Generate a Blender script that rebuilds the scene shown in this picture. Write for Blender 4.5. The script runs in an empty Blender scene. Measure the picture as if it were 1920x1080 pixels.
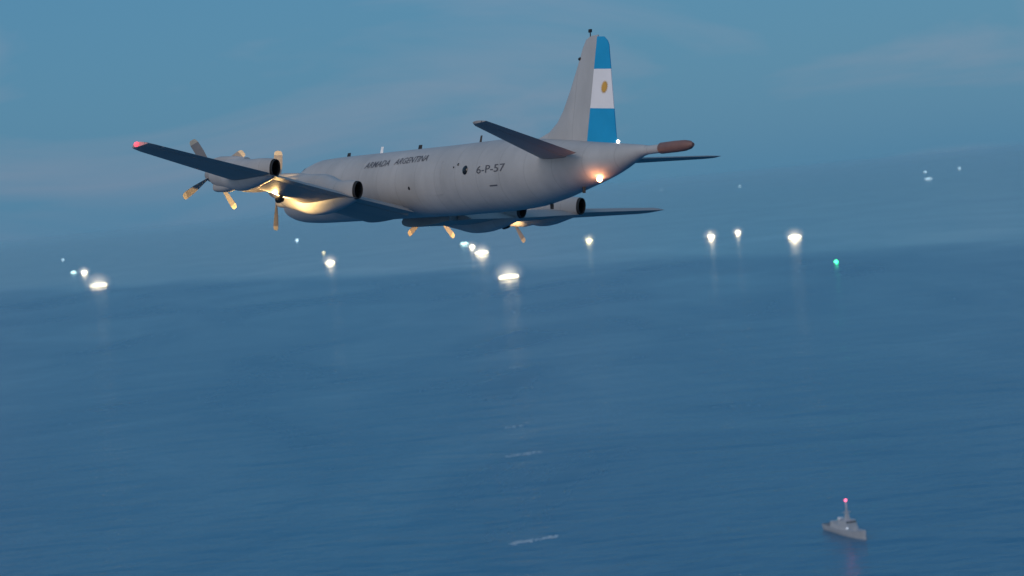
import bpy, bmesh, math, random
from mathutils import Matrix, Vector
R = math.radians
rnd = random.Random(7)
SC = bpy.context.scene
COL = SC.collection

# ------------------------------------------------------------------ camera
CAM_H = 250.0
ROLL = math.atan(0.095)
PITCH = math.atan((540 - 364) / 4000 * math.cos(ROLL))
fwd = Vector((0, math.cos(PITCH), -math.sin(PITCH)))
r0 = Vector((1, 0, 0)); d0 = fwd.cross(r0)
right = r0 * math.cos(ROLL) + d0 * math.sin(ROLL)
up = -(fwd.cross(right))
cam_d = bpy.data.cameras.new('camera'); cam = bpy.data.objects.new('camera', cam_d); COL.objects.link(cam)
cam.matrix_world = Matrix(((right.x, up.x, -fwd.x, 0), (right.y, up.y, -fwd.y, 0), (right.z, up.z, -fwd.z, CAM_H), (0, 0, 0, 1)))
cam_d.sensor_width = 36; cam_d.lens = 75.0
cam_d.clip_start = 1.0; cam_d.clip_end = 400000
cam_d.dof.use_dof = True; cam_d.dof.focus_distance = 103; cam_d.dof.aperture_fstop = 0.5
SC.camera = cam

# ------------------------------------------------------------------ sky and sun (dusk, the afterglow is behind the viewer)
SUN_EL, SUN_AZ = R(27), R(222)          # azimuth clockwise from +Y, the way the camera looks
w = bpy.data.worlds.new('World'); SC.world = w; w.use_nodes = True
nt = w.node_tree; nt.nodes.clear()
def N(t, **k):
    n = nt.nodes.new(t)
    for a, b in k.items(): setattr(n, a, b)
    return n
L = lambda a, b: nt.links.new(a, b)
sky = N('ShaderNodeTexSky', sky_type='NISHITA'); sky.sun_disc = False
sky.sun_elevation = SUN_EL; sky.sun_rotation = SUN_AZ; sky.altitude = 200; sky.air_density = 1.6; sky.dust_density = 1.2; sky.ozone_density = 4.0
tint = N('ShaderNodeMix', data_type='RGBA', blend_type='MULTIPLY'); tint.inputs[0].default_value = 1
tint.inputs[7].default_value = (0.62, 0.92, 1.08, 1)
L(sky.outputs[0], tint.inputs[6])
tc = N('ShaderNodeTexCoord')
mp = N('ShaderNodeMapping'); mp.inputs['Scale'].default_value = (3.2, 3.2, 15); mp.inputs['Rotation'].default_value = (0, R(-4), R(20))
L(tc.outputs['Generated'], mp.inputs[0])
nz = N('ShaderNodeTexNoise'); nz.inputs['Scale'].default_value = 1.4; nz.inputs['Detail'].default_value = 5; nz.inputs['Roughness'].default_value = 0.55; nz.inputs['Distortion'].default_value = 0.6
L(mp.outputs[0], nz.inputs[0])
rp = N('ShaderNodeMapRange'); rp.inputs[1].default_value = 0.44; rp.inputs[2].default_value = 0.74
L(nz.outputs[0], rp.inputs[0])
deck = N('ShaderNodeMix', data_type='RGBA'); deck.inputs[6].default_value = (0.62, 2.02, 3.60, 1); deck.inputs[7].default_value = (1.80, 2.40, 3.70, 1)
L(rp.outputs[0], deck.inputs[0])
cl = N('ShaderNodeMix', data_type='RGBA'); cl.inputs[0].default_value = 0.85
L(tint.outputs[2], cl.inputs[6]); L(deck.outputs[2], cl.inputs[7])
sepz = N('ShaderNodeSeparateXYZ'); L(tc.outputs['Generated'], sepz.inputs[0])
gr = N('ShaderNodeMapRange', interpolation_type='SMOOTHSTEP'); gr.inputs[1].default_value = 0.0; gr.inputs[2].default_value = 0.16; gr.inputs[3].default_value = 1.02; gr.inputs[4].default_value = 1.04; L(sepz.outputs[2], gr.inputs[0])
bg = N('ShaderNodeBackground'); mu = N('ShaderNodeMath', operation='MULTIPLY'); mu.inputs[1].default_value = 0.104; L(gr.outputs[0], mu.inputs[0]); L(mu.outputs[0], bg.inputs[1])
out = N('ShaderNodeOutputWorld')
L(cl.outputs[2], bg.inputs[0]); L(bg.outputs[0], out.inputs[0])

sd = bpy.data.lights.new('sun', 'SUN'); sd.energy = 1.25; sd.angle = R(35); sd.color = (1.0, 0.80, 0.66)
sun = bpy.data.objects.new('sun', sd); COL.objects.link(sun)
sdir = Vector((math.sin(SUN_AZ) * math.cos(SUN_EL), math.cos(SUN_AZ) * math.cos(SUN_EL), math.sin(SUN_EL)))
sun.rotation_euler = sdir.to_track_quat('Z', 'Y').to_euler()

SC.view_settings.view_transform = 'Standard'; SC.view_settings.look = 'None'
SC.view_settings.exposure = 0.0; SC.view_settings.gamma = 1.0
SC.render.engine = 'CYCLES'
SC.cycles.use_denoising = True
SC.cycles.max_bounces = 6; SC.cycles.volume_bounces = 4
SC.cycles.sample_clamp_indirect = 4.0
SC.render.filter_size = 2.2

# ------------------------------------------------------------------ helpers
def tag(o, label=None, cat=None, group=None, kind=None):
    if label: o['label'] = label
    if cat: o['category'] = cat
    if group: o['group'] = group
    if kind: o['kind'] = kind
    return o

def empty(name, loc=(0, 0, 0), rz=0.0):
    o = bpy.data.objects.new(name, None); COL.objects.link(o); o.location = loc; o.rotation_euler = (0, 0, rz); o.empty_display_size = 1
    return o

def mesh_obj(name, verts, faces, mat, parent=None, smooth=35, recalc=True, mats=None, mids=None):
    me = bpy.data.meshes.new(name)
    me.from_pydata([tuple(v) for v in verts], [], faces)
    if mids: me.polygons.foreach_set('material_index', mids)
    if recalc:
        bm = bmesh.new(); bm.from_mesh(me); bmesh.ops.recalc_face_normals(bm, faces=bm.faces); bm.to_mesh(me); bm.free()
    for m in (mats or [mat]): me.materials.append(m)
    if smooth:
        me.shade_smooth(); me.set_sharp_from_angle(angle=R(smooth))
    o = bpy.data.objects.new(name, me); COL.objects.link(o); o.parent = parent
    return o

class MB:
    """collects vertices and faces of one part"""
    def __init__(s): s.v = []; s.f = []; s.m = []
    def add(s, vs, fs, mi=0):
        b = len(s.v); s.v += [tuple(v) for v in vs]; s.f += [tuple(i + b for i in f) for f in fs]; s.m += [mi] * len(fs); return s
    def box(s, x0, x1, y0, y1, z0, z1, mi=0, taper=0.0):
        t = taper
        return s.add([(x0, y0, z0), (x1, y0, z0), (x1, y1, z0), (x0, y1, z0), (x0 + t, y0 + t, z1), (x1 - t, y0 + t, z1), (x1 - t, y1 - t, z1), (x0 + t, y1 - t, z1)],
                     [(0, 3, 2, 1), (4, 5, 6, 7), (0, 1, 5, 4), (1, 2, 6, 5), (2, 3, 7, 6), (3, 0, 4, 7)], mi)
    def loft(s, rings, cap0=True, cap1=True, mi=0):
        n = len(rings[0]); vs = [p for r in rings for p in r]; fs = []
        for i in range(len(rings) - 1):
            for j in range(n):
                k = (j + 1) % n
                fs.append((i * n + j, i * n + k, (i + 1) * n + k, (i + 1) * n + j))
        if cap0: fs.append(tuple(reversed(range(n))))
        if cap1: fs.append(tuple(range((len(rings) - 1) * n, len(rings) * n)))
        return s.add(vs, fs, mi)
    def tube(s, p, q, r0, r1=None, n=8, mi=0):
        p, q = Vector(p), Vector(q); r1 = r0 if r1 is None else r1
        d = (q - p).normalized(); a = d.orthogonal().normalized(); b = d.cross(a)
        ring = lambda c, r: [c + a * (r * math.cos(2 * math.pi * i / n)) + b * (r * math.sin(2 * math.pi * i / n)) for i in range(n)]
        return s.loft([ring(p, r0), ring(q, r1)], mi=mi)
    def ball(s, c, r, n=8, m=5, sx=1, sy=1, sz=1, mi=0):
        rings = []
        for i in range(m + 1):
            t = math.pi * (0.02 + 0.96 * i / m)
            rings.append([(c[0] + r * sx * math.sin(t) * math.cos(2 * math.pi * j / n), c[1] + r * sy * math.sin(t) * math.sin(2 * math.pi * j / n), c[2] - r * sz * math.cos(t)) for j in range(n)])
        return s.loft(rings, mi=mi)
    def build(s, name, mat, parent=None, smooth=35, mats=None):
        return mesh_obj(name, s.v, s.f, mat, parent, smooth, True, mats, s.m if mats else None)

def mat(name, col, rough=0.5, metal=0.0, emit=None, estr=0.0, noise=0.0, nscale=1.0, stretch=(1, 1, 1), bump=0.0, spec=0.5):
    m = bpy.data.materials.new(name); m.use_nodes = True
    t = m.node_tree; b = t.nodes['Principled BSDF']
    b.inputs['Base Color'].default_value = (*col, 1); b.inputs['Roughness'].default_value = rough; b.inputs['Metallic'].default_value = metal
    b.inputs['Specular IOR Level'].default_value = spec
    if emit: b.inputs['Emission Color'].default_value = (*emit, 1); b.inputs['Emission Strength'].default_value = estr
    if noise:
        c = t.nodes.new('ShaderNodeTexCoord'); mp = t.nodes.new('ShaderNodeMapping'); mp.inputs['Scale'].default_value = stretch
        n = t.nodes.new('ShaderNodeTexNoise'); n.inputs['Scale'].default_value = nscale; n.inputs['Detail'].default_value = 6; n.inputs['Roughness'].default_value = 0.6
        r = t.nodes.new('ShaderNodeMapRange'); r.inputs[1].default_value = 0.3; r.inputs[2].default_value = 0.7; r.inputs[3].default_value = 1 - noise; r.inputs[4].default_value = 1 + noise
        x = t.nodes.new('ShaderNodeMix'); x.data_type = 'RGBA'; x.blend_type = 'MULTIPLY'; x.inputs[0].default_value = 1; x.inputs[6].default_value = (*col, 1)
        t.links.new(c.outputs['Object'], mp.inputs[0]); t.links.new(mp.outputs[0], n.inputs[0]); t.links.new(n.outputs[0], r.inputs[0]); t.links.new(r.outputs[0], x.inputs[7])
        t.links.new(x.outputs[2], b.inputs['Base Color'])
        rr = t.nodes.new('ShaderNodeMapRange'); rr.inputs[3].default_value = max(0.05, rough - 0.1); rr.inputs[4].default_value = min(1, rough + 0.12)
        t.links.new(n.outputs[0], rr.inputs[0]); t.links.new(rr.outputs[0], b.inputs['Roughness'])
        if bump:
            bp = t.nodes.new('ShaderNodeBump'); bp.inputs['Strength'].default_value = bump; bp.inputs['Distance'].default_value = 0.02
            t.links.new(n.outputs[0], bp.inputs['Height']); t.links.new(bp.outputs[0], b.inputs['Normal'])
    return m

def point_light(name, parent, loc, energy, col, radius, kind='POINT', rot=None, size=None):
    d = bpy.data.lights.new(name, kind); d.energy = energy; d.color = col; d.shadow_soft_size = radius
    if size: d.spot_size = size; d.spot_blend = 0.6
    o = bpy.data.objects.new(name, d); COL.objects.link(o); o.parent = parent; o.location = loc
    if rot: o.rotation_euler = rot
    return o

def sea_at(px, py):
    """the spot on the water that the photograph shows at a pixel of its 1920x1080 frame"""
    d = fwd + right * ((px - 960) / 4000) - up * ((py - 540) / 4000)
    t = -CAM_H / d.z
    return Vector((d.x * t, d.y * t, 0))

# ------------------------------------------------------------------ sea
def sea_material():
    m = bpy.data.materials.new('sea_water'); m.use_nodes = True
    t = m.node_tree; b = t.nodes['Principled BSDF']
    def n(k, **a):
        x = t.nodes.new(k)
        for q, v in a.items(): setattr(x, q, v)
        return x
    l = t.links.new
    geo = n('ShaderNodeNewGeometry')
    # wind line: ruffled water on this side, calm slick water beyond it
    sep = n('ShaderNodeSeparateXYZ'); l(geo.outputs['Position'], sep.inputs[0])
    a = n('ShaderNodeMath', operation='MULTIPLY_ADD'); a.inputs[1].default_value = 1.28 / 1.62; a.inputs[2].default_value = (1.28 * 940 - 8200) / 1.62; l(sep.outputs[0], a.inputs[0])
    c = n('ShaderNodeMath', operation='MULTIPLY_ADD'); c.inputs[1].default_value = 1 / 1.62; l(sep.outputs[1], c.inputs[0]); l(a.outputs[0], c.inputs[2])
    mp = n('ShaderNodeMapping'); mp.inputs['Scale'].default_value = (1 / 900, 1 / 2500, 1); mp.inputs['Rotation'].default_value = (0, 0, R(-30)); l(geo.outputs['Position'], mp.inputs[0])
    big = n('ShaderNodeTexNoise'); big.inputs['Scale'].default_value = 1; big.inputs['Detail'].default_value = 5; big.inputs['Distortion'].default_value = 0.7; l(mp.outputs[0], big.inputs[0])
    e = n('ShaderNodeMath', operation='MULTIPLY_ADD'); e.inputs[1].default_value = 1400; l(big.outputs[0], e.inputs[0]); l(c.outputs[0], e.inputs[2])
    calm = n('ShaderNodeMapRange', interpolation_type='SMOOTHSTEP'); calm.inputs[1].default_value = 450; calm.inputs[2].default_value = 1450; l(e.outputs[0], calm.inputs[0])
    # streaks of differing ripple within the near water
    mp2 = n('ShaderNodeMapping'); mp2.inputs['Scale'].default_value = (1 / 420, 1 / 900, 1); mp2.inputs['Rotation'].default_value = (0, 0, R(12)); l(geo.outputs['Position'], mp2.inputs[0])
    st = n('ShaderNodeTexNoise'); st.inputs['Scale'].default_value = 1; st.inputs['Detail'].default_value = 7; st.inputs['Roughness'].default_value = 0.62; st.inputs['Distortion'].default_value = 0.9; l(mp2.outputs[0], st.inputs[0])
    # waves
    w1 = n('ShaderNodeTexNoise'); w1.inputs['Scale'].default_value = 1; w1.inputs['Detail'].default_value = 4; w1.inputs['Roughness'].default_value = 0.55
    mp3 = n('ShaderNodeMapping'); mp3.inputs['Scale'].default_value = (1 / 34, 1 / 20, 1); mp3.inputs['Rotation'].default_value = (0, 0, R(14)); l(geo.outputs['Position'], mp3.inputs[0]); l(mp3.outputs[0], w1.inputs[0])
    w2 = n('ShaderNodeTexNoise'); w2.inputs['Scale'].default_value = 1; w2.inputs['Detail'].default_value = 3; w2.inputs['Distortion'].default_value = 0.5
    mp4 = n('ShaderNodeMapping'); mp4.inputs['Scale'].default_value = (1 / 150, 1 / 75, 1); mp4.inputs['Rotation'].default_value = (0, 0, R(9)); l(geo.outputs['Position'], mp4.inputs[0]); l(mp4.outputs[0], w2.inputs[0])
    wsum = n('ShaderNodeMath', operation='MULTIPLY_ADD'); wsum.inputs[1].default_value = 2.2; l(w2.outputs[0], wsum.inputs[0]); l(w1.outputs[0], wsum.inputs[2])
    bp = n('ShaderNodeBump'); bp.inputs['Distance'].default_value = 2.6; l(wsum.outputs[0], bp.inputs['Height'])
    s1 = n('ShaderNodeMapRange'); s1.inputs[1].default_value = 0.3; s1.inputs[2].default_value = 0.7; s1.inputs[3].default_value = 0.62; s1.inputs[4].default_value = 1.0; l(st.outputs[0], s1.inputs[0])
    s2 = n('ShaderNodeMath', operation='SUBTRACT'); s2.inputs[0].default_value = 1.0; l(calm.outputs[0], s2.inputs[1])
    s3 = n('ShaderNodeMath', operation='MULTIPLY'); l(s1.outputs[0], s3.inputs[0]); l(s2.outputs[0], s3.inputs[1])
    l(s3.outputs[0], bp.inputs['Strength']); l(bp.outputs[0], b.inputs['Normal'])
    rg = n('ShaderNodeMapRange'); rg.inputs[3].default_value = 0.24; rg.inputs[4].default_value = 0.13; l(calm.outputs[0], rg.inputs[0])
    rv = n('ShaderNodeMapRange'); rv.inputs[1].default_value = 0.3; rv.inputs[2].default_value = 0.7; rv.inputs[3].default_value = 0.82; rv.inputs[4].default_value = 1.25; l(st.outputs[0], rv.inputs[0])
    rm = n('ShaderNodeMath', operation='MULTIPLY'); l(rg.outputs[0], rm.inputs[0]); l(rv.outputs[0], rm.inputs[1])
    l(rm.outputs[0], b.inputs['Roughness'])
    b.inputs['Base Color'].default_value = (0.004, 0.13, 0.255, 1)
    b.inputs['IOR'].default_value = 1.33
    return m
SEA = 120000
sea = mesh_obj('sea', [(-SEA, -4000, 0), (SEA, -4000, 0), (SEA, SEA, 0), (-SEA, SEA, 0)], [(0, 1, 2, 3)], sea_material(), smooth=0, recalc=False)
tag(sea, 'dusky blue open sea under the aircraft', 'sea', kind='structure')

M_glitter = mat('glitter', (0.62, 0.68, 0.72), 0.8, noise=0.3, nscale=0.2)  # painted glitter: pale patches standing in for boat light reflected on the water
def glitter(px, py, wpx, ang, n):
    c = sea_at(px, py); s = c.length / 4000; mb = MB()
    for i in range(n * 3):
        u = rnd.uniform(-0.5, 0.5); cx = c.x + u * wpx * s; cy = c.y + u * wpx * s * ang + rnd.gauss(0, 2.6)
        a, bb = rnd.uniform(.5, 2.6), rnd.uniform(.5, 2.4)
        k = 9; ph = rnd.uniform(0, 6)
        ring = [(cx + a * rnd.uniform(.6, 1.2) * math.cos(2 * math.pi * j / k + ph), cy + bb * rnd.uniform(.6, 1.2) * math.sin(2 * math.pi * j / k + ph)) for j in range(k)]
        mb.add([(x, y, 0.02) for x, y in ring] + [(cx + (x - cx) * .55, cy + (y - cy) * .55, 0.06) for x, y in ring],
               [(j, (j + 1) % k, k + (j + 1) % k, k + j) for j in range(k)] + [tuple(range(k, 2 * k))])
    o = mb.build('glitter_streak', M_glitter, sea); return o
glitter(983, 851, 66, 0.5, 16); glitter(1003, 1012, 90, 0.4, 22); glitter(966, 800, 34, 0.2, 6); glitter(966, 689, 26, 0.2, 5)

# ------------------------------------------------------------------ patrol aircraft
# local frame: X right, Y forward, Z up; x below is metres aft of the nose
AX = [[0.5589770789450111, 0.81540732388496, 0.15051751183457338], [-0.829180067754037, 0.5491969003006337, 0.10413059079630099], [0.002245095435260018, -0.18301273413329527, 0.9831079791617717]]
APOS = Vector((-1.9209982691571756, 104.39976426721248, 0.373792774298245 + CAM_H))
air = empty('patrol_aircraft')
air.matrix_world = Matrix(((AX[0][1], -AX[0][0], AX[0][2], APOS.x), (AX[1][1], -AX[1][0], AX[1][2], APOS.y), (AX[2][1], -AX[2][0], AX[2][2], APOS.z), (0, 0, 0, 1)))
tag(air, 'grey four-engined propeller patrol aircraft with a blue and white flag on its rudder', 'aircraft')
def A(x, y, z): return (y, 18.0 - x, z)

M_grey = mat('hull_paint', (0.39, 0.39, 0.395), 0.55, noise=0.11, nscale=0.9, stretch=(.8, .8, .35), bump=0.05)
def seams(m, pitch, axis=1, width=.014, dark=.86):
    t = m.node_tree; b = t.nodes['Principled BSDF']; src = b.inputs['Base Color'].links[0].from_socket
    c = t.nodes.new('ShaderNodeTexCoord'); sp = t.nodes.new('ShaderNodeSeparateXYZ'); t.links.new(c.outputs['Object'], sp.inputs[0])
    q = t.nodes.new('ShaderNodeMath'); q.operation = 'MULTIPLY'; q.inputs[1].default_value = 1 / pitch; t.links.new(sp.outputs[axis], q.inputs[0])
    f = t.nodes.new('ShaderNodeMath'); f.operation = 'PINGPONG'; f.inputs[1].default_value = .5; t.links.new(q.outputs[0], f.inputs[0])
    g = t.nodes.new('ShaderNodeMath'); g.operation = 'LESS_THAN'; g.inputs[1].default_value = width; t.links.new(f.outputs[0], g.inputs[0])
    # blotchy faded paint from panel to panel
    fl = t.nodes.new('ShaderNodeMath'); fl.operation = 'FLOOR'; t.links.new(q.outputs[0], fl.inputs[0])
    wn = t.nodes.new('ShaderNodeTexWhiteNoise'); wn.noise_dimensions = '1D'; t.links.new(fl.outputs[0], wn.inputs['W'])
    mr = t.nodes.new('ShaderNodeMapRange'); mr.inputs[3].default_value = .965; mr.inputs[4].default_value = 1.03; t.links.new(wn.outputs[0], mr.inputs[0])
    x1 = t.nodes.new('ShaderNodeMix'); x1.data_type = 'RGBA'; x1.blend_type = 'MULTIPLY'; x1.inputs[0].default_value = 1; t.links.new(src, x1.inputs[6]); t.links.new(mr.outputs[0], x1.inputs[7])
    x2 = t.nodes.new('ShaderNodeMix'); x2.data_type = 'RGBA'; x2.blend_type = 'MULTIPLY'; x2.inputs[7].default_value = (dark, dark, dark, 1); t.links.new(g.outputs[0], x2.inputs[0]); t.links.new(x1.outputs[2], x2.inputs[6])
    t.links.new(x2.outputs[2], b.inputs['Base Color'])
seams(M_grey, 1.85)
M_wing = mat('wing_paint', (0.31, 0.29, 0.285), 0.55, noise=0.12, nscale=0.6, stretch=(.4, 1.6, 1))
M_dark = mat('dark_metal', (0.018, 0.017, 0.018), 0.6, noise=0.3, nscale=3)
M_glass = mat('dark_glass', (0.01, 0.01, 0.012), 0.08)
M_blade = mat('blade_grey', (0.30, 0.28, 0.27), 0.45, noise=0.1, nscale=2)
M_tip = mat('blade_tip', (0.62, 0.54, 0.42), 0.5, noise=0.1, nscale=2)
M_boom = mat('boom_composite', (0.20, 0.105, 0.09), 0.55, noise=0.15, nscale=2)
M_blue = mat('flag_blue', (0.0, 0.30, 0.58), 0.5, noise=0.06, nscale=1)
M_white = mat('flag_white', (0.80, 0.78, 0.80), 0.5, noise=0.04, nscale=1)
M_gold = mat('flag_gold', (0.62, 0.33, 0.05), 0.5, noise=0.1, nscale=3)
M_text = mat('lettering', (0.085, 0.085, 0.10), 0.6, noise=0.1, nscale=2)
M_red = mat('red_lens', (0.5, 0.03, 0.03), 0.3, emit=(1, 0.08, 0.12), estr=2.0)
M_green = mat('green_lens', (0.02, 0.3, 0.1), 0.3)
M_beacon = mat('beacon_lens', (0.6, 0.15, 0.05), 0.3, emit=(1, 0.42, 0.20), estr=30)
M_tail = mat('tail_light_lens', (0.8, 0.8, 0.8), 0.3, emit=(1, 0.95, 0.85), estr=6)
M_lamp = mat('landing_lamp_lens', (0.8, 0.7, 0.5), 0.2, emit=(1, 0.75, 0.36), estr=40)
M_antw = mat('antenna_white', (0.8, 0.82, 0.85), 0.4, noise=0.05, nscale=2)

def section(x, hw, top, bot, n=40, p=2.0):
    zc = (top + bot) / 2; hh = (top - bot) / 2; r = []
    for j in range(n):
        a = 2 * math.pi * j / n; ca, sa = math.cos(a), math.sin(a)
        r.append(A(x, hw * math.copysign(abs(ca) ** (2 / p), ca), zc + hh * math.copysign(abs(sa) ** (2 / p), sa)))
    return r
def interp(tab, x):
    for a, b in zip(tab, tab[1:]):
        if x <= b[0]:
            t = (x - a[0]) / (b[0] - a[0]); return [p + (q - p) * t for p, q in zip(a, b)]
    return list(tab[-1])
# x, half width, top, bottom
FUS = [(0, .03, -.08, -.16), (.08, .24, .12, -.36), (.3, .48, .32, -.60), (.8, .82, .62, -.86), (1.5, 1.12, .88, -1.02), (2.1, 1.30, 1.12, -1.10), (2.7, 1.46, 1.66, -1.14), (3.4, 1.60, 2.05, -1.17),
       (4.6, 1.71, 2.25, -1.18), (6, 1.725, 2.28, -1.18), (12, 1.725, 2.28, -1.18), (18, 1.725, 2.28, -1.18), (21.5, 1.725, 2.26, -1.18), (23.2, 1.69, 2.18, -1.16), (24.7, 1.60, 2.06, -1.06), (26.3, 1.43, 1.90, -.82),
       (27.7, 1.22, 1.74, -.52), (29.0, .96, 1.58, -.27), (30.1, .73, 1.46, -.04), (31.0, .53, 1.36, .22), (31.7, .37, 1.28, .48), (32.3, .25, 1.21, .70), (32.6, .20, 1.16, .75)]
def lift(x): return .017 * (18 - min(18, x))      # the forward body rides slightly higher
_rows = [r for r in FUS] + [(x, 1.725, 2.28, -1.18) for x in (8, 10, 14)]
FUS = [(x, hw, t + lift(x), b + lift(x)) for x, hw, t, b in sorted(_rows)]
def smooth_tab(tab, xs):
    out = []
    for x in xs:
        acc = [0] * len(tab[0]); wsum = 0
        for d, wt in ((-.35, 1), (0, 2), (.35, 1)):
            v = interp(tab, min(max(x + d, tab[0][0]), tab[-1][0])); wsum += wt
            for i in range(len(v)): acc[i] += v[i] * wt
        r = [q / wsum for q in acc]; r[0] = x
        out.append(r if 2.5 < x < 32 else interp(tab, x))
    return out
xs = [0, .03, .08, .18, .3, .5, .8, 1.1, 1.5, 1.8, 2.1, 2.4, 2.7, 3.0, 3.4, 4, 4.6, 6, 7, 8, 9, 10, 11, 12, 13, 14, 15, 18, 20, 21.5] + [22 + i * .5 for i in range(21)] + [32.3, 32.6]
fus_tab = smooth_tab(FUS, xs)
MB().loft([section(*r) for r in fus_tab]).build('fuselage', M_grey, air)
def skin(x, z, off=0.0, side=-1):
    """point on the fuselage side at station x and height z"""
    _, hw, top, bot = interp(FUS, x); zc = (top + bot) / 2; hh = (top - bot) / 2
    s = max(-1, min(1, (z - zc) / hh)); c = math.sqrt(1 - s * s)
    return A(x, side * (hw * c + off * c), z + off * s)

# magnetic detector boom
bt = [(32.25, .20, .95, .20), (33.0, .19, .95, .19), (33.55, .19, .95, .19)]
MB().loft([section(x, hw, z + h, z - h, 20) for x, hw, z, h in bt]).build('detector_boom', M_grey, air)
bt = [(33.55, .20), (33.62, .245), (34.6, .25), (35.2, .235), (35.55, .18), (35.75, .08)]
MB().loft([section(x, r, .96 + r, .96 - r, 20) for x, r in bt]).build('boom_tip', M_boom, air)

# aerofoil surfaces
def foil(c0, c1, n=12, t=0.13, camber=0.015):
    """closed outline in chord fractions between c0 and c1"""
    th = lambda c: 5 * t * (.2969 * math.sqrt(c) - .126 * c - .3516 * c * c + .2843 * c ** 3 - .1036 * c ** 4)
    cs = [c0 + (c1 - c0) * (0.5 - 0.5 * math.cos(math.pi * i / n)) for i in range(n + 1)]
    cm = lambda c: camber * 4 * c * (1 - c)
    return [(c, cm(c) + th(c)) for c in cs] + [(c, cm(c) - th(c)) for c in reversed(cs)]
def surf(name, sts, c0, c1, m, parent, t=0.13, camber=0.015, vertical=False, droop=0.0):
    """sts: (span, x leading edge, x trailing edge, height)"""
    rings = []
    for y, xl, xt, z in sts:
        ch = xt - xl
        ring = []
        for c, h in foil(c0, c1, 12, t, camber):
            dz = h * ch - max(0, c - c0) * ch * droop
            ring.append(A(xl + c * ch, dz, y) if vertical else A(xl + c * ch, y, z + dz))
        rings.append(ring)
    return MB().loft(rings).build(name, m, parent, 50)
def lerp_st(sts, y):
    for a, b in zip(sts, sts[1:]):
        if abs(a[0]) <= abs(y) <= abs(b[0]):
            t = (y - a[0]) / (b[0] - a[0]); return [p + (q - p) * t for p, q in zip(a, b)]
    return list(sts[-1])
for sd_ in (-1, 1):
    W = [(sd_ * 1.2, 10.3, 16.4, -1.06), (sd_ * 5.15, 10.85, 15.95, -.58), (sd_ * 9.3, 11.45, 15.4, .02), (sd_ * 14.6, 12.25, 14.75, .72), (sd_ * 15.05, 12.42, 14.68, .79), (sd_ * 15.2, 12.8, 14.5, .81)]
    wing = surf('wing', W, 0, 0.76, M_wing, air)
    cut = lambda a, b: [lerp_st(W, sd_ * a), lerp_st(W, sd_ * ((a + b) / 2)), lerp_st(W, sd_ * b)]
    surf('flap', cut(1.7, 5.1), 0.772, 1, M_wing, wing, droop=.10)
    surf('flap', cut(5.16, 9.2), 0.772, 1, M_wing, wing, droop=.10)
    surf('aileron', cut(9.26, 14.5), 0.772, 1, M_wing, wing)
    surf('wing_tip', cut(14.56, 15.19), 0.765, 1, M_wing, wing)
    lens = MB().ball(A(13.3, sd_ * 15.22, .84), .12, sy=1.8).build('navigation_light', M_red if sd_ < 0 else M_green, wing)
    if sd_ < 0: point_light('navigation_lamp', lens, A(13.3, -15.6, .9), 12, (1, .15, .15), .15)
    T = [(sd_ * .55, 26.0, 29.0, .86), (sd_ * 1.3, 26.3, 29.1, .95), (sd_ * 6.2, 28.35, 29.75, 1.62), (sd_ * 6.53, 28.7, 29.72, 1.66)]
    tail = surf('tailplane', T, 0, 0.66, M_wing, air, 0.11, 0)
    surf('elevator', [lerp_st(T, sd_ * 1.25), lerp_st(T, sd_ * 3.5), lerp_st(T, sd_ * 6.5)], 0.675, 1, M_wing, tail, 0.11, 0)

# fin with dorsal fillet, and the rudder with the flag
def hinge(z): return 28.35 + (z - 1.45) / 4.9 * .2
fin_le = [(1.3, 22.6), (1.75, 22.9), (2.05, 24.2), (2.3, 25.15), (2.7, 25.75), (3.2, 26.15), (4.1, 26.62), (5.2, 27.1), (6.0, 27.42), (6.35, 27.62), (6.48, 27.95)]
rings = []
for z, xl in fin_le:
    ch = (hinge(z) + .0 - xl); t = min(.11, .34 / ch) * (0.25 + .75 * min(1, (6.6 - z) / .5))
    rings.append([A(xl + c / .68 * ch, h * ch / .68, z) for c, h in foil(0, .68, 14, t, 0)])
fin = MB().loft(rings).build('tail_fin', M_grey, air, 50)
def rud(z0, z1, steps, mi, mb):
    rr = []
    for i in range(steps + 1):
        z = z0 + (z1 - z0) * i / steps
        xh = hinge(z) + .03; xt = 30.42 - (z - 1.45) / 4.9 * 1.1
        if z > 6.0: xt -= (z - 6.0) ** 2 * 2.2
        hw = .20 - (z - 1.45) / 4.9 * .10
        k = .085; zm = z - k * (xt - xh) / 2; ze_ = z - k * (xt - xh)
        rr.append([A(xh, -hw, z), A(xh, hw, z), A(xh + (xt - xh) * .5, hw * .55, zm), A(xt, .02, ze_), A(xt, -.02, ze_), A(xh + (xt - xh) * .5, -hw * .55, zm)])
    mb.loft(rr, mi=mi)
mb = MB(); rud(1.47, 3.13, 3, 0, mb); rud(3.131, 4.91, 3, 1, mb); rud(4.911, 6.38, 8, 0, mb)
rudder = mb.build('rudder', None, air, 30, mats=[M_blue, M_white])
for s in (-1, 1):
    em = MB(); k = 32; pts = []
    for i in range(k):
        rr = .19 if i % 2 else .30
        x = 29.32 + rr * .8 * math.cos(2 * math.pi * i / k); z = 4.02 + rr * math.sin(2 * math.pi * i / k)
        xh = hinge(z) + .03; xt = 30.42 - (z - 1.45) / 4.9 * 1.1; hw = .20 - (z - 1.45) / 4.9 * .10; f = (x - xh) / (xt - xh)
        wdt = hw * (1 - .9 * f) if f < .5 else hw * .55 + (.02 - hw * .55) * (f - .5) * 2
        pts.append((x, s * (wdt + .008), z))
    em.add([A(*q) for q in pts] + [A(q[0], q[1] + s * .012, q[2]) for q in pts], [(i, (i + 1) % k, k + (i + 1) % k, k + i) for i in range(k)] + [tuple(range(k, 2 * k))])
    em.build('sun_emblem', M_gold, rudder, 20)

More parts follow.
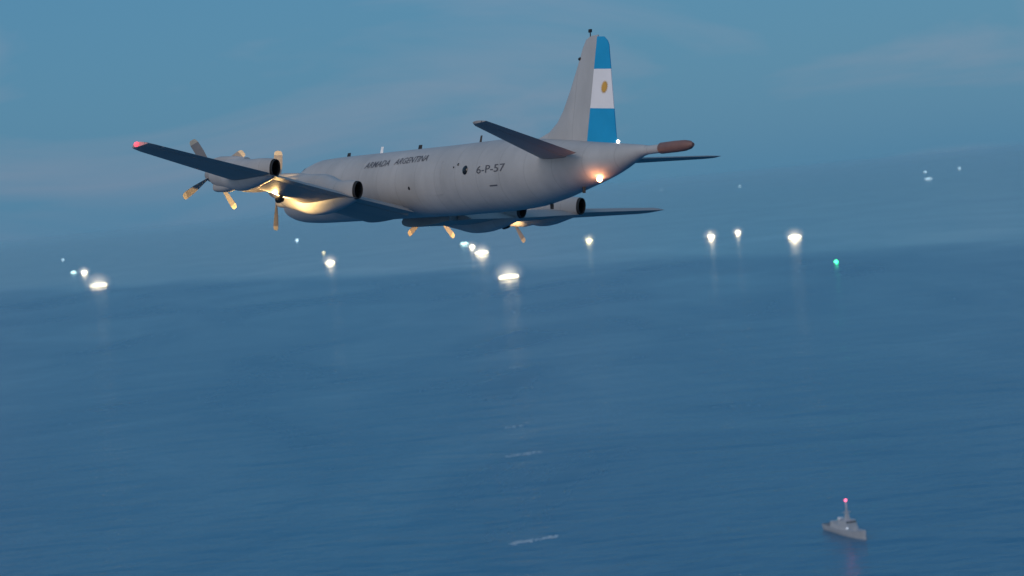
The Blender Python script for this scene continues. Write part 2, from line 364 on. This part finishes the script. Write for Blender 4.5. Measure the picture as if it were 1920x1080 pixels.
# engines
def nacelle(sd_, y, xp, zp, xe, ze, deep):
    y *= sd_
    wz = -.58 if deep else .02
    ln = xe - xp; dp = .22 * deep
    st = [(xp + .42, .46, zp + .52, zp - .46), (xp + .5, .54, zp + .60, zp - .60), (xp + .16 * ln, .60, zp + .68, zp - .74 - dp), (xp + .31 * ln, .63, zp + .66, zp - .86 - 1.6 * dp), (xp + .48 * ln, .64, zp + .60, wz - .62 - .7 * dp),
          (xp + .64 * ln, .58, zp + .48, wz - .56 - dp), (xp + .78 * ln, .50, ze + .58, min(wz - .40, ze - .6) - dp), (xp + .90 * ln, .38, ze + .53, ze - .54 - .5 * dp), (xe - .16, .275, ze + .46, ze - .455)]
    ring = lambda x, hw, tp, bt: [(q[0] + y, q[1], q[2]) for q in section(x, hw, tp, bt, 24, 2.3)]
    fine = []
    for i in range(len(st) - 1):
        a, b, c_, d = st[max(i - 1, 0)], st[i], st[i + 1], st[min(i + 2, len(st) - 1)]
        for j in range(4):
            u = j / 4
            if i < 2: fine.append([p + (q - p) * u for p, q in zip(b, c_)]); continue
            fine.append([q + .5 * u * (r_ - p + u * (2 * p - 5 * q + 4 * r_ - s_ + u * (3 * (q - r_) + s_ - p))) for p, q, r_, s_ in zip(a, b, c_, d)])
    fine.append(list(st[-1]))
    o = MB().loft([ring(*r) for r in fine], cap1=False).build('nacelle', M_grey, air)
    # exhaust pipe: open, dark inside
    el = lambda x, hw, hh: [(q[0] + y, q[1], q[2]) for q in section(x, hw, ze + hh, ze - hh, 24)]
    MB().loft([el(xe - .3, .27, .45), el(xe, .24, .43), el(xe, .215, .40), el(xe - .8, .2, .3)], cap0=False).build('exhaust_pipe', M_dark, o)
    # intake scoop above, oil cooler scoop below
    MB().loft([[(q[0] + y, q[1], q[2]) for q in section(x, hw, zp + tp, zp + b_, 16, 2.6)] for x, hw, tp, b_ in ((xp + .36, .28, .76, .48), (xp + .38, .32, .80, .44), (xp + 1.0, .36, .84, .38), (xp + 2.4, .30, .76, .3), (xp + 3.6, .2, .62, .2))]).build('air_intake', M_grey, o)
    MB().loft([[(q[0] + y, q[1], q[2]) for q in section(x, hw, zp + tp, zp + b_, 16, 2.6)] for x, hw, tp, b_ in ((xp + .55, .26, -.5, -.86), (xp + .58, .30, -.46, -.92), (xp + 1.6, .34, -.4, -.98), (xp + 3.0, .26, -.3, -.86))]).build('oil_cooler_scoop', M_grey, o)
    return o
def propeller(sd_, y, xp, zp, a0):
    y *= sd_
    mb = MB(); mb.loft([[(q[0] + y, q[1], q[2]) for q in section(xp + x, r, zp + r, zp - r, 20)] for x, r in ((.40, .42), (.1, .42), (-.25, .37), (-.55, .25), (-.72, .12), (-.76, .02))])
    prop = mb.build('propeller', M_blade, air)
    for k in range(4):
        a = a0 + k * math.pi / 2; er = Vector((math.cos(a), 0, math.sin(a))); et = Vector((-math.sin(a), 0, math.cos(a))); ax = Vector((0, 1, 0))
        def bl(r, ch, tw, th):
            ct, st_ = math.cos(tw), math.sin(tw); c = Vector(A(xp, y, zp)) + er * r; u = et * ct + ax * st_; v = ax * ct - et * st_
            return [c + u * ch * .5, c + u * ch * .2 + v * th, c - u * ch * .3 + v * th * .8, c - u * ch * .5, c - u * ch * .3 - v * th * .3, c + u * ch * .2 - v * th * .3]
        rr = [(.38, .22, 1.0, .09), (.6, .30, .95, .07), (.9, .40, .8, .055), (1.3, .46, .62, .04), (1.84, .44, .45, .026)]
        tp = [(1.842, .44, .45, .026), (2.0, .36, .40, .018), (2.06, .20, .38, .01)]
        MB().loft([bl(*q) for q in rr]).loft([bl(*q) for q in tp], mi=1).build('blade', None, prop, 40, mats=[M_blade, M_tip])
    return prop
ENG = [(-1, 8.9, 8.6, .42, 15.3, .30, 0, R(40)), (-1, 4.72, 7.5, .12, 16.0, -.34, 1, R(2)), (1, 4.72, 7.5, .12, 16.3, -.34, 1, R(48)), (1, 8.9, 8.6, .42, 15.6, .30, 0, R(38))]
for sd_, y, xp, zp, xe, ze, deep, a0 in ENG:
    nacelle(sd_, y, xp, zp, xe, ze, deep); propeller(sd_, y, xp, zp, a0)

# landing lamps under the wings between the engines
for sd_ in (-1, 1):
    y = sd_ * 6.75; z = -.78
    h = MB().tube(A(11.9, y, -.35), A(11.9, y, z), .09).tube(A(12.0, y, z), A(11.6, y, z), .13, .19, 14).build('landing_light', M_dark, air)
    MB().tube(A(11.6, y, z), A(11.55, y, z), .17, .16, 14).build('lens', M_lamp, h)
    if sd_ < 0: point_light('landing_lamp', h, A(11.3, y, z), 800, (1, .62, .22), .12)
    else: point_light('landing_lamp', h, A(11.4, y, z), 1600, (1, .58, .22), .12, 'SPOT', (R(90), 0, 0), R(150))

# small fittings
def blade_antenna(name, x, y, z0, h, ch, m, down=False, thick=.05):
    s = -1 if down else 1
    b = [A(x - ch / 2, y, z0), A(x, y + thick, z0), A(x + ch / 2, y, z0), A(x, y - thick, z0)]
    t = [A(x - ch / 2 + .25 * h, y, z0 + s * h), A(x + .15 * h, y + thick * .6, z0 + s * h), A(x + ch / 2 + .1 * h, y, z0 + s * h), A(x + .15 * h, y - thick * .6, z0 + s * h)]
    return MB().loft([b, t]).build(name, m, air, 40)
blade_antenna('antenna', 10.1, -.15, 2.32, .42, .30, M_antw, thick=.09)
blade_antenna('antenna', 14.0, -.2, 2.2, .34, .40, M_dark, thick=.08)
blade_antenna('antenna', 19.6, -.2, 2.2, .38, .22, M_dark, thick=.07)
blade_antenna('antenna', 6.4, 0, 2.40, .30, .4, M_dark)
blade_antenna('antenna', 28.2, -.1, -.38, .30, .28, M_dark, True, .06)
blade_antenna('antenna', 25.2, .3, -.98, .24, .3, M_dark, True, .06)
MB().tube(A(27.95, 0, 6.4), A(27.9, 0, 6.66), .025).box(*[f for p in ((-.04, .04), (18 - 27.98, 18 - 27.8), (6.66, 6.80)) for f in p]).build('fin_top_antenna', M_dark, fin, 30)
MB().ball(A(27.30, -.05, 5.5), .08, sy=1.6).build('fin_sensor', M_dark, fin)
MB().ball(A(26.4, -.16, 2.45), .07).build('fin_light', M_tail, fin)
# windows, on the side the camera sees
def disc(name, x, z, r, m, parent, off=.012, n=20, proud=.05, sx=1.0):
    ring = [skin(x + sx * r * math.cos(2 * math.pi * i / n), z + r * math.sin(2 * math.pi * i / n), off) for i in range(n)]
    inner = [skin(x + .7 * sx * r * math.cos(2 * math.pi * i / n), z + .7 * r * math.sin(2 * math.pi * i / n), off + proud) for i in range(n)]
    c = skin(x, z, off + proud * 1.3)
    return MB().add(ring + inner + [c], [(i, (i + 1) % n, n + (i + 1) % n, n + i) for i in range(n)] + [(n + i, n + (i + 1) % n, 2 * n) for i in range(n)]).build(name, m, parent, 60)
disc('observation_window', 20.75, .66, .22, M_glass, air)
disc('window', 15.6, .10, .085, M_glass, air, proud=.02)
disc('window', 20.05, .98, .07, M_glass, air, proud=.02)
disc('window', 19.7, .86, .05, M_glass, air, proud=.02)
def panel(name, x0, x1, z0, z1, m, parent, off=.006, n=8):
    vs = [skin(x0 + (x1 - x0) * i / n, z0 + (z1 - z0) * j / n, off) for j in range(n + 1) for i in range(n + 1)]
    fs = [(j * (n + 1) + i, j * (n + 1) + i + 1, (j + 1) * (n + 1) + i + 1, (j + 1) * (n + 1) + i) for j in range(n) for i in range(n)]
    vb = [skin(x0 + (x1 - x0) * i / n, z0 + (z1 - z0) * j / n, -.02) for j in range(n + 1) for i in range(n + 1)]
    k = len(vs); e = []
    idx = lambda i, j: j * (n + 1) + i
    per = [idx(i, 0) for i in range(n)] + [idx(n, j) for j in range(n)] + [idx(n - i, n) for i in range(n)] + [idx(0, n - j) for j in range(n)]
    for a, b in zip(per, per[1:] + per[:1]): e.append((a, b, b + k, a + k))
    return MB().add(vs + vb, fs + e).build(name, m, parent, 40)
panel('cabin_door', 17.75, 18.55, -.35, 1.25, M_grey, air)
panel('access_hatch', 22.7, 23.3, -.22, -.16, M_text, air)
for s in (-1, 1):
    for i in range(3):
        x0 = 2.35 + i * .42; lf = .26
        vs = [skin(x0, lf + 1.02 + .05 * i, .012, s), skin(x0 + .36, lf + 1.05 + .05 * i, .012, s), skin(x0 + .36, lf + 1.48 + .1 * i, .012, s), skin(x0 + .05, lf + 1.35 + .1 * i, .012, s)]
        MB().add(vs + [(v[0] * .98, v[1], v[2]) for v in vs], [(0, 1, 2, 3), (0, 4, 5, 1), (1, 5, 6, 2), (2, 6, 7, 3), (3, 7, 4, 0)]).build('cockpit_window', M_glass, air, 20)
# lights on the tail
bc = MB().ball(A(29.7, -.34, -.17), .13).build('anticollision_beacon', M_beacon, air)
point_light('beacon_lamp', bc, A(29.7, -.75, -.32), 22, (1, .36, .14), .12)
MB().ball(A(30.5, -.03, 1.48), .08).build('tail_light', M_tail, air)

# lettering on the fuselage
def lettering(text, x0, x1, z, h):
    cu = bpy.data.curves.new('lettering', 'FONT'); cu.body = text; cu.size = 1; cu.resolution_u = 3; cu.offset = .004
    to = bpy.data.objects.new('lettering_tmp', cu); COL.objects.link(to)
    dg = bpy.context.evaluated_depsgraph_get(); me = bpy.data.meshes.new_from_object(to.evaluated_get(dg))
    bpy.data.objects.remove(to)
    X = [v.co.x for v in me.vertices]; Y = [v.co.y for v in me.vertices]
    a, b, y0, y1 = min(X), max(X), min(Y), max(Y)
    bm = bmesh.new(); bm.from_mesh(me); bmesh.ops.triangulate(bm, faces=bm.faces)
    bmesh.ops.subdivide_edges(bm, edges=[e for e in bm.edges if e.calc_length() > .25], cuts=1); bm.to_mesh(me); bm.free()
    for v in me.vertices:
        v.co = skin(x0 + (v.co.x - a) / (b - a) * (x1 - x0), z + (v.co.y - y0) / (y1 - y0) * h, .012)
    me.materials.clear(); me.materials.append(M_text)
    o = bpy.data.objects.new('lettering', me); COL.objects.link(o); o.parent = air
lettering('ARMADA', 10.9, 13.3, 1.38, .34)
lettering('ARGENTINA', 13.8, 16.9, 1.38, .34)
lettering('6-P-57', 21.75, 24.0, .42, .36)

# ------------------------------------------------------------------ warship
M_navy = mat('navy_grey', (0.40, 0.42, 0.45), 0.6, noise=0.1, nscale=.2)
M_deck = mat('deck_grey', (0.12, 0.125, 0.135), 0.8, noise=0.15, nscale=.3)
M_boot = mat('boot_top', (0.02, 0.02, 0.025), 0.6)
M_dome = mat('radome_white', (0.75, 0.77, 0.8), 0.4)
M_redlamp = mat('masthead_lens', (0.6, .1, .15), 0.3, emit=(1, .12, .22), estr=4.5)
M_pale = mat('pale_lamp_lens', (.8, .8, .85), .3, emit=(.75, .85, 1), estr=1.2)
stern = sea_at(1553, 991); bow = sea_at(1622, 1012)
v = bow - stern; LEN = v.length
ship = empty('warship', (stern + bow) / 2, math.atan2(v.y, v.x))
tag(ship, 'small grey naval ship with a red masthead light', 'warship')
S = LEN / 72.0
def hull_ring(x, hw, zk, zd, flare):
    return [(x, -hw * flare, zd), (x, -hw * .96, zd * .45), (x, -hw * .85, .0), (x, -hw * .4, zk), (x, hw * .4, zk), (x, hw * .85, .0), (x, hw * .96, zd * .45), (x, hw * flare, zd)]
hs = [(-36, 5.2, -2.5, 4.6, 1.06), (-20, 6.0, -3, 4.6, 1.05), (0, 6.3, -3, 4.8, 1.05), (14, 5.6, -3, 5.2, 1.08), (24, 3.8, -3, 6.0, 1.25), (31, 1.7, -2.8, 6.8, 1.8), (34.6, .4, -1, 7.4, 4.0), (38.6, .1, 6.4, 8.0, 3)]
MB().loft([[tuple(c * S for c in p) for p in hull_ring(*r)] for r in hs]).build('hull', M_navy, ship, 25)
def sb(name, m, *bx):
    mb = MB()
    for b in bx: mb.box(*[c * S for c in b[:6]], taper=(b[6] if len(b) > 6 else 0) * S)
    return mb.build(name, m, ship, 20)
sb('deckhouse', M_navy, (-14, 13, -5.4, 5.4, 4.6, 8.2, .4))
bridge = sb('bridge', M_navy, (1, 12, -5.0, 5.0, 8.2, 12.6, .6))
MB().box(11.2 * S, 11.95 * S, -4.3 * S, 4.3 * S, 11.0 * S, 11.9 * S).build('bridge_window', M_glass, bridge, 20)
sb('funnel', M_navy, (-9, -4, -2.4, 2.4, 8.2, 12.0, .7))
sb('hangar', M_navy, (-20, -14, -5.0, 5.0, 4.6, 9.2, .3))
sb('flight_deck', M_deck, (-35.5, -20.2, -5.2, 5.2, 4.6, 4.9))
mast = MB(); mast.loft([[(x * S + 4.5 * S, y * S, z * S) for x, y in ((-a, -a), (a, -a), (a, a), (-a, a))] for z, a in ((12.6, 1.9), (17, 1.2), (22, .5), (27.6, .32))])
mast = mast.build('mast', M_navy, ship, 20)
MB().box(3.8 * S, 5.2 * S, -3.4 * S, 3.4 * S, 18.6 * S, 19.1 * S).box(2.6 * S, 6.4 * S, -.3 * S, .3 * S, 16 * S, 16.4 * S).build('yard', M_navy, mast, 20)
MB().tube((4.5 * S, 0, 23.0 * S), (4.5 * S, 0, 26.6 * S), .55 * S, .5 * S).build('mast_panel', M_dome, mast)
MB().ball((4.5 * S, 0, 28.5 * S), 1.0 * S, 10, 7).build('masthead_light', M_redlamp, ship)
MB().ball((-4 * S, -3.2 * S, 12.6 * S), 1.5 * S, 12, 8).build('radome', M_dome, ship)
MB().ball((-11 * S, 2.2 * S, 11.4 * S), 1.2 * S, 12, 8).build('radome', M_dome, ship)
gun = MB().box(18.6 * S, 22.0 * S, -1.5 * S, 1.5 * S, 5.5 * S, 7.9 * S, taper=.5 * S).build('gun_turret', M_navy, ship, 20)
MB().tube((21.6 * S, 0, 7.0 * S), (26 * S, 0, 7.7 * S), .16 * S).build('gun_barrel', M_navy, gun)
MB().box(-2 * S, 3.0 * S, 5.45 * S, 6.4 * S, 5.2 * S, 6.6 * S, taper=.2 * S).build('ship_boat', M_deck, ship, 20)
MB().ball((13.4 * S, -4.6 * S, 7.0 * S), .55 * S).build('deck_lamp', M_pale, ship)
rail = MB()
for i in range(10):
    for s in (-1, 1): rail.tube(((-34 + i * 1.5) * S, s * 5.3 * S, 4.8 * S), ((-34 + i * 1.5) * S, s * 5.3 * S, 5.9 * S), .06 * S, n=4)
for s in (-1, 1): rail.tube((-34 * S, s * 5.3 * S, 5.9 * S), (-20.4 * S, s * 5.3 * S, 5.9 * S), .06 * S, n=4)
rail.build('railing', M_navy, ship, 0)['kind'] = 'stuff'
point_light('masthead_lamp', ship, (4.5 * S + 2, 0, 31.5 * S), 400, (1, .2, .32), 1.0)

# ------------------------------------------------------------------ lamp-lit fishing boats
M_hullb = mat('boat_hull', (0.16, 0.17, 0.20), 0.6, noise=0.2, nscale=.2)
M_cabin = mat('boat_cabin', (0.6, 0.6, 0.6), 0.6, noise=0.1, nscale=.3)
M_rig = mat('boat_rig', (0.3, 0.3, 0.3), 0.6)
def bulb_mat(name, col, s):
    m = mat(name, (.8, .8, .8), .3, emit=col, estr=s)
    m.cycles.emission_sampling = 'NONE'
    return m
BULB = {'hot': bulb_mat('squid_lamp', (1, .88, .60), 11), 'warm': bulb_mat('yellow_squid_lamp', (1, .88, .45), 7), 'cool': bulb_mat('bluish_squid_lamp', (.62, .98, .92), 5), 'dim': bulb_mat('far_squid_lamp', (.62, .88, 1.0), 5), 'green': bulb_mat('green_lamp', (.02, .9, .30), 5)}
COLS = {'hot': (1, .74, .40), 'warm': (1, .8, .35), 'cool': (.6, .95, 1), 'dim': (.6, .85, 1), 'green': (.1, 1, .45)}
M_halo = bpy.data.materials.new('lamp_halo_volume'); M_halo.use_nodes = True; M_halo.node_tree.nodes.clear()  # added volume, put round the bright boats to give their lamps a halo
_o = M_halo.node_tree.nodes.new('ShaderNodeOutputMaterial'); _v = M_halo.node_tree.nodes.new('ShaderNodeVolumePrincipled')
_v.inputs['Color'].default_value = (.95, .97, 1, 1); _t = M_halo.node_tree; _c = _t.nodes.new('ShaderNodeTexCoord'); _m = _t.nodes.new('ShaderNodeMapping'); _m.inputs['Scale'].default_value = (2, 2, 1.55); _m.inputs['Location'].default_value = (-1, -1, -.42)
_g = _t.nodes.new('ShaderNodeTexGradient'); _g.gradient_type = 'SPHERICAL'; _p = _t.nodes.new('ShaderNodeMath'); _p.operation = 'POWER'; _p.inputs[1].default_value = 1.6; _q = _t.nodes.new('ShaderNodeMath'); _q.operation = 'MULTIPLY'; _q.inputs[1].default_value = .045
for _a, _b in ((_c.outputs['Generated'], _m.inputs[0]), (_m.outputs[0], _g.inputs[0]), (_g.outputs['Fac'], _p.inputs[0]), (_p.outputs[0], _q.inputs[0]), (_q.outputs[0], _v.inputs['Density'])): _t.links.new(_a, _b)
M_halo.node_tree.links.new(_v.outputs[0], _o.inputs['Volume'])
def fishing_boat(px, py, length, heading, lamp, rows, label, power, r=1.0, group='lamp-lit fishing boats on the horizon', name='fishing_boat'):
    p = sea_at(px, py); k = length / 60.0
    o = empty(name, p, heading)
    tag(o, label, 'fishing boat', group)
    hs = [(-30, 4.6, -1.5, 4.2, 1.0), (-15, 5.2, -2, 3.8, 1.02), (5, 5.2, -2, 4.0, 1.04), (20, 3.6, -2, 5.2, 1.2), (28, 1.2, -1.5, 6.6, 1.8), (31, .15, .6, 7.2, 4)]
    MB().loft([[tuple(c * k for c in q) for q in hull_ring(*h)] for h in hs]).build('hull', M_hullb, o, 25)
    MB().box(-26 * k, -12 * k, -4 * k, 4 * k, 4 * k, 8 * k, taper=.3 * k).box(-24 * k, -16 * k, -3.2 * k, 3.2 * k, 8 * k, 11 * k, taper=.4 * k).build('wheelhouse', M_cabin, o, 20)
    MB().tube((-10 * k, 0, 4 * k), (-10 * k, 0, 21 * k), .35 * k, .2 * k, 6).build('mast', M_rig, o, 30)
    MB().tube((20 * k, 0, 4 * k), (20 * k, 0, 19 * k), .35 * k, .2 * k, 6).build('mast', M_rig, o, 30)
    MB().tube((-24 * k, 0, 14.2 * k), (22 * k, 0, 14.2 * k), .12 * k, n=4).build('lamp_wire', M_rig, o, 30)
    for s in (-1, 1):
        mb = MB()
        for z, x0, x1, n in rows:
            for i in range(n):
                x = x0 + (x1 - x0) * (i / (n - 1) if n > 1 else .5)
                mb.ball((x * k, s * (2.2 if z > 8 else 5.5) * k, z * k), r * .85, 6, 3)
        mb.build('lamp_row', BULB[lamp], o, 0)['kind'] = 'stuff'
    if power:  # added scattering shell that makes the glow around the lamps
        mi = MB(); n_ = 24; rg_ = []
        for i in range(13):
            th = math.pi * (.01 + .98 * i / 12)
            rg_.append([(52 * k * math.sin(th) * math.cos(2 * math.pi * j / n_), 52 * k * math.sin(th) * math.sin(2 * math.pi * j / n_), max(.4, 14 * k - 48 * k * math.cos(th)) + .02 * i) for j in range(n_)])
        mi.loft(rg_).build('halo_volume', M_halo, o, 0)['kind'] = 'stuff'
    if power: point_light('lamp_glow', o, (0, 0, 16 * k), power, COLS[lamp], 6 * k)
    return o
FULL = [(5, -25, 25, 13), (8.5, -25, 25, 13), (11, -20, 20, 10)]
MID = [(5, -19, 19, 9), (8.5, -18, 18, 9), (11, -12, 12, 6)]
ONE = [(11, -4, 4, 2), (14, 0, 0, 1)]
P = 6.5e3
fishing_boat(954, 524, 64, R(6), 'hot', FULL, 'brightest and nearest fishing boat, a broad white glare below the aircraft belly', P * 2.2, 1.5)
fishing_boat(185, 539, 84, R(4), 'hot', FULL, 'broad white glare of a fishing boat at far left, lowest of that cluster', P * 4, 1.9)
fishing_boat(158, 513, 60, R(45), 'hot', MID, 'round white fishing boat light at far left, middle of its cluster', P * 2, 2.4)
fishing_boat(138, 512, 46, R(10), 'cool', MID, 'small greenish fishing boat light touching the round white one at far left', 0, 1.6)
fishing_boat(118, 488, 40, R(40), 'dim', ONE, 'tiny pale blue light, leftmost boat of all', 0, 5)
fishing_boat(557, 452, 46, R(50), 'dim', ONE, 'tiny pale blue boat light under the aircraft nose', 0, 6.5)
fishing_boat(607, 476, 40, R(60), 'warm', ONE, 'small yellow boat light just above a brighter white one, left of centre', 0, 2.6)
fishing_boat(619, 495, 58, R(12), 'hot', MID, 'white fishing boat light left of centre with a small yellow one above', P * 2, 1.8)
fishing_boat(871, 459, 58, R(5), 'cool', MID, 'greenish fishing boat light, upper left of the trio beneath the aircraft', 0, 1.8)
fishing_boat(885, 465, 44, R(45), 'hot', MID, 'round white fishing boat light in the middle of the trio beneath the aircraft', P, 2.0)
fishing_boat(903, 477, 62, R(8), 'hot', FULL, 'widest fishing boat light of the trio beneath the aircraft, lower right', P * 2, 1.6)
fishing_boat(1104, 453, 44, R(48), 'warm', MID, 'round yellowish fishing boat light under the aircraft tail', P * .5, 2.6)
fishing_boat(1333, 446, 46, R(42), 'hot', MID, 'round white fishing boat light right of the tail, left of a smaller one', P * 1.5, 1.9)
fishing_boat(1383, 438, 36, R(45), 'hot', MID, 'smaller round white fishing boat light between two larger ones at right', P, 1.5)
fishing_boat(1490, 448, 50, R(10), 'hot', FULL, 'rightmost bright white fishing boat light, above the green one', P * 2, 1.3)
fishing_boat(1568, 495, 24, R(60), 'green', [(9, 0, 0, 1), (15, 0, 0, 1)], 'small boat with a single green light at right', 0, 4.2, None, 'small_boat')
fishing_boat(1240, 357, 60, R(0), 'dim', ONE, 'very faint far boat light, leftmost of the dim ones right of the tail', 0, 5)
fishing_boat(1387, 350, 60, R(0), 'dim', ONE, 'faint far boat light high above the bright pair at right', 0, 5)
fishing_boat(1735, 324, 60, R(0), 'dim', ONE, 'upper faint dash of the stacked far pair of boat lights at far right', 0, 5)
fishing_boat(1741, 337, 64, R(0), 'dim', [(11, -26, 26, 6)], 'lower, longer faint dash of the stacked far pair at far right', 0, 3.4)
fishing_boat(1799, 317, 60, R(0), 'dim', ONE, 'faintest far boat light at the extreme right', 0, 5)

# ------------------------------------------------------------------ haze
m = bpy.data.materials.new('haze_air'); m.use_nodes = True; t = m.node_tree; t.nodes.clear()
o_ = t.nodes.new('ShaderNodeOutputMaterial'); pv = t.nodes.new('ShaderNodeVolumePrincipled')
pv.inputs['Color'].default_value = (.60, .93, 1.0, 1); pv.inputs['Density'].default_value = 1.3e-5; pv.inputs['Anisotropy'].default_value = 0.1
t.links.new(pv.outputs[0], o_.inputs['Volume'])
H = SEA + 3000
hz = MB().box(-H, H, -4500, H, -1.0, CAM_H + 14).build('haze', m, None, 0)
hz['kind'] = 'stuff'; hz['label'] = 'thin blue dusk haze over the sea'
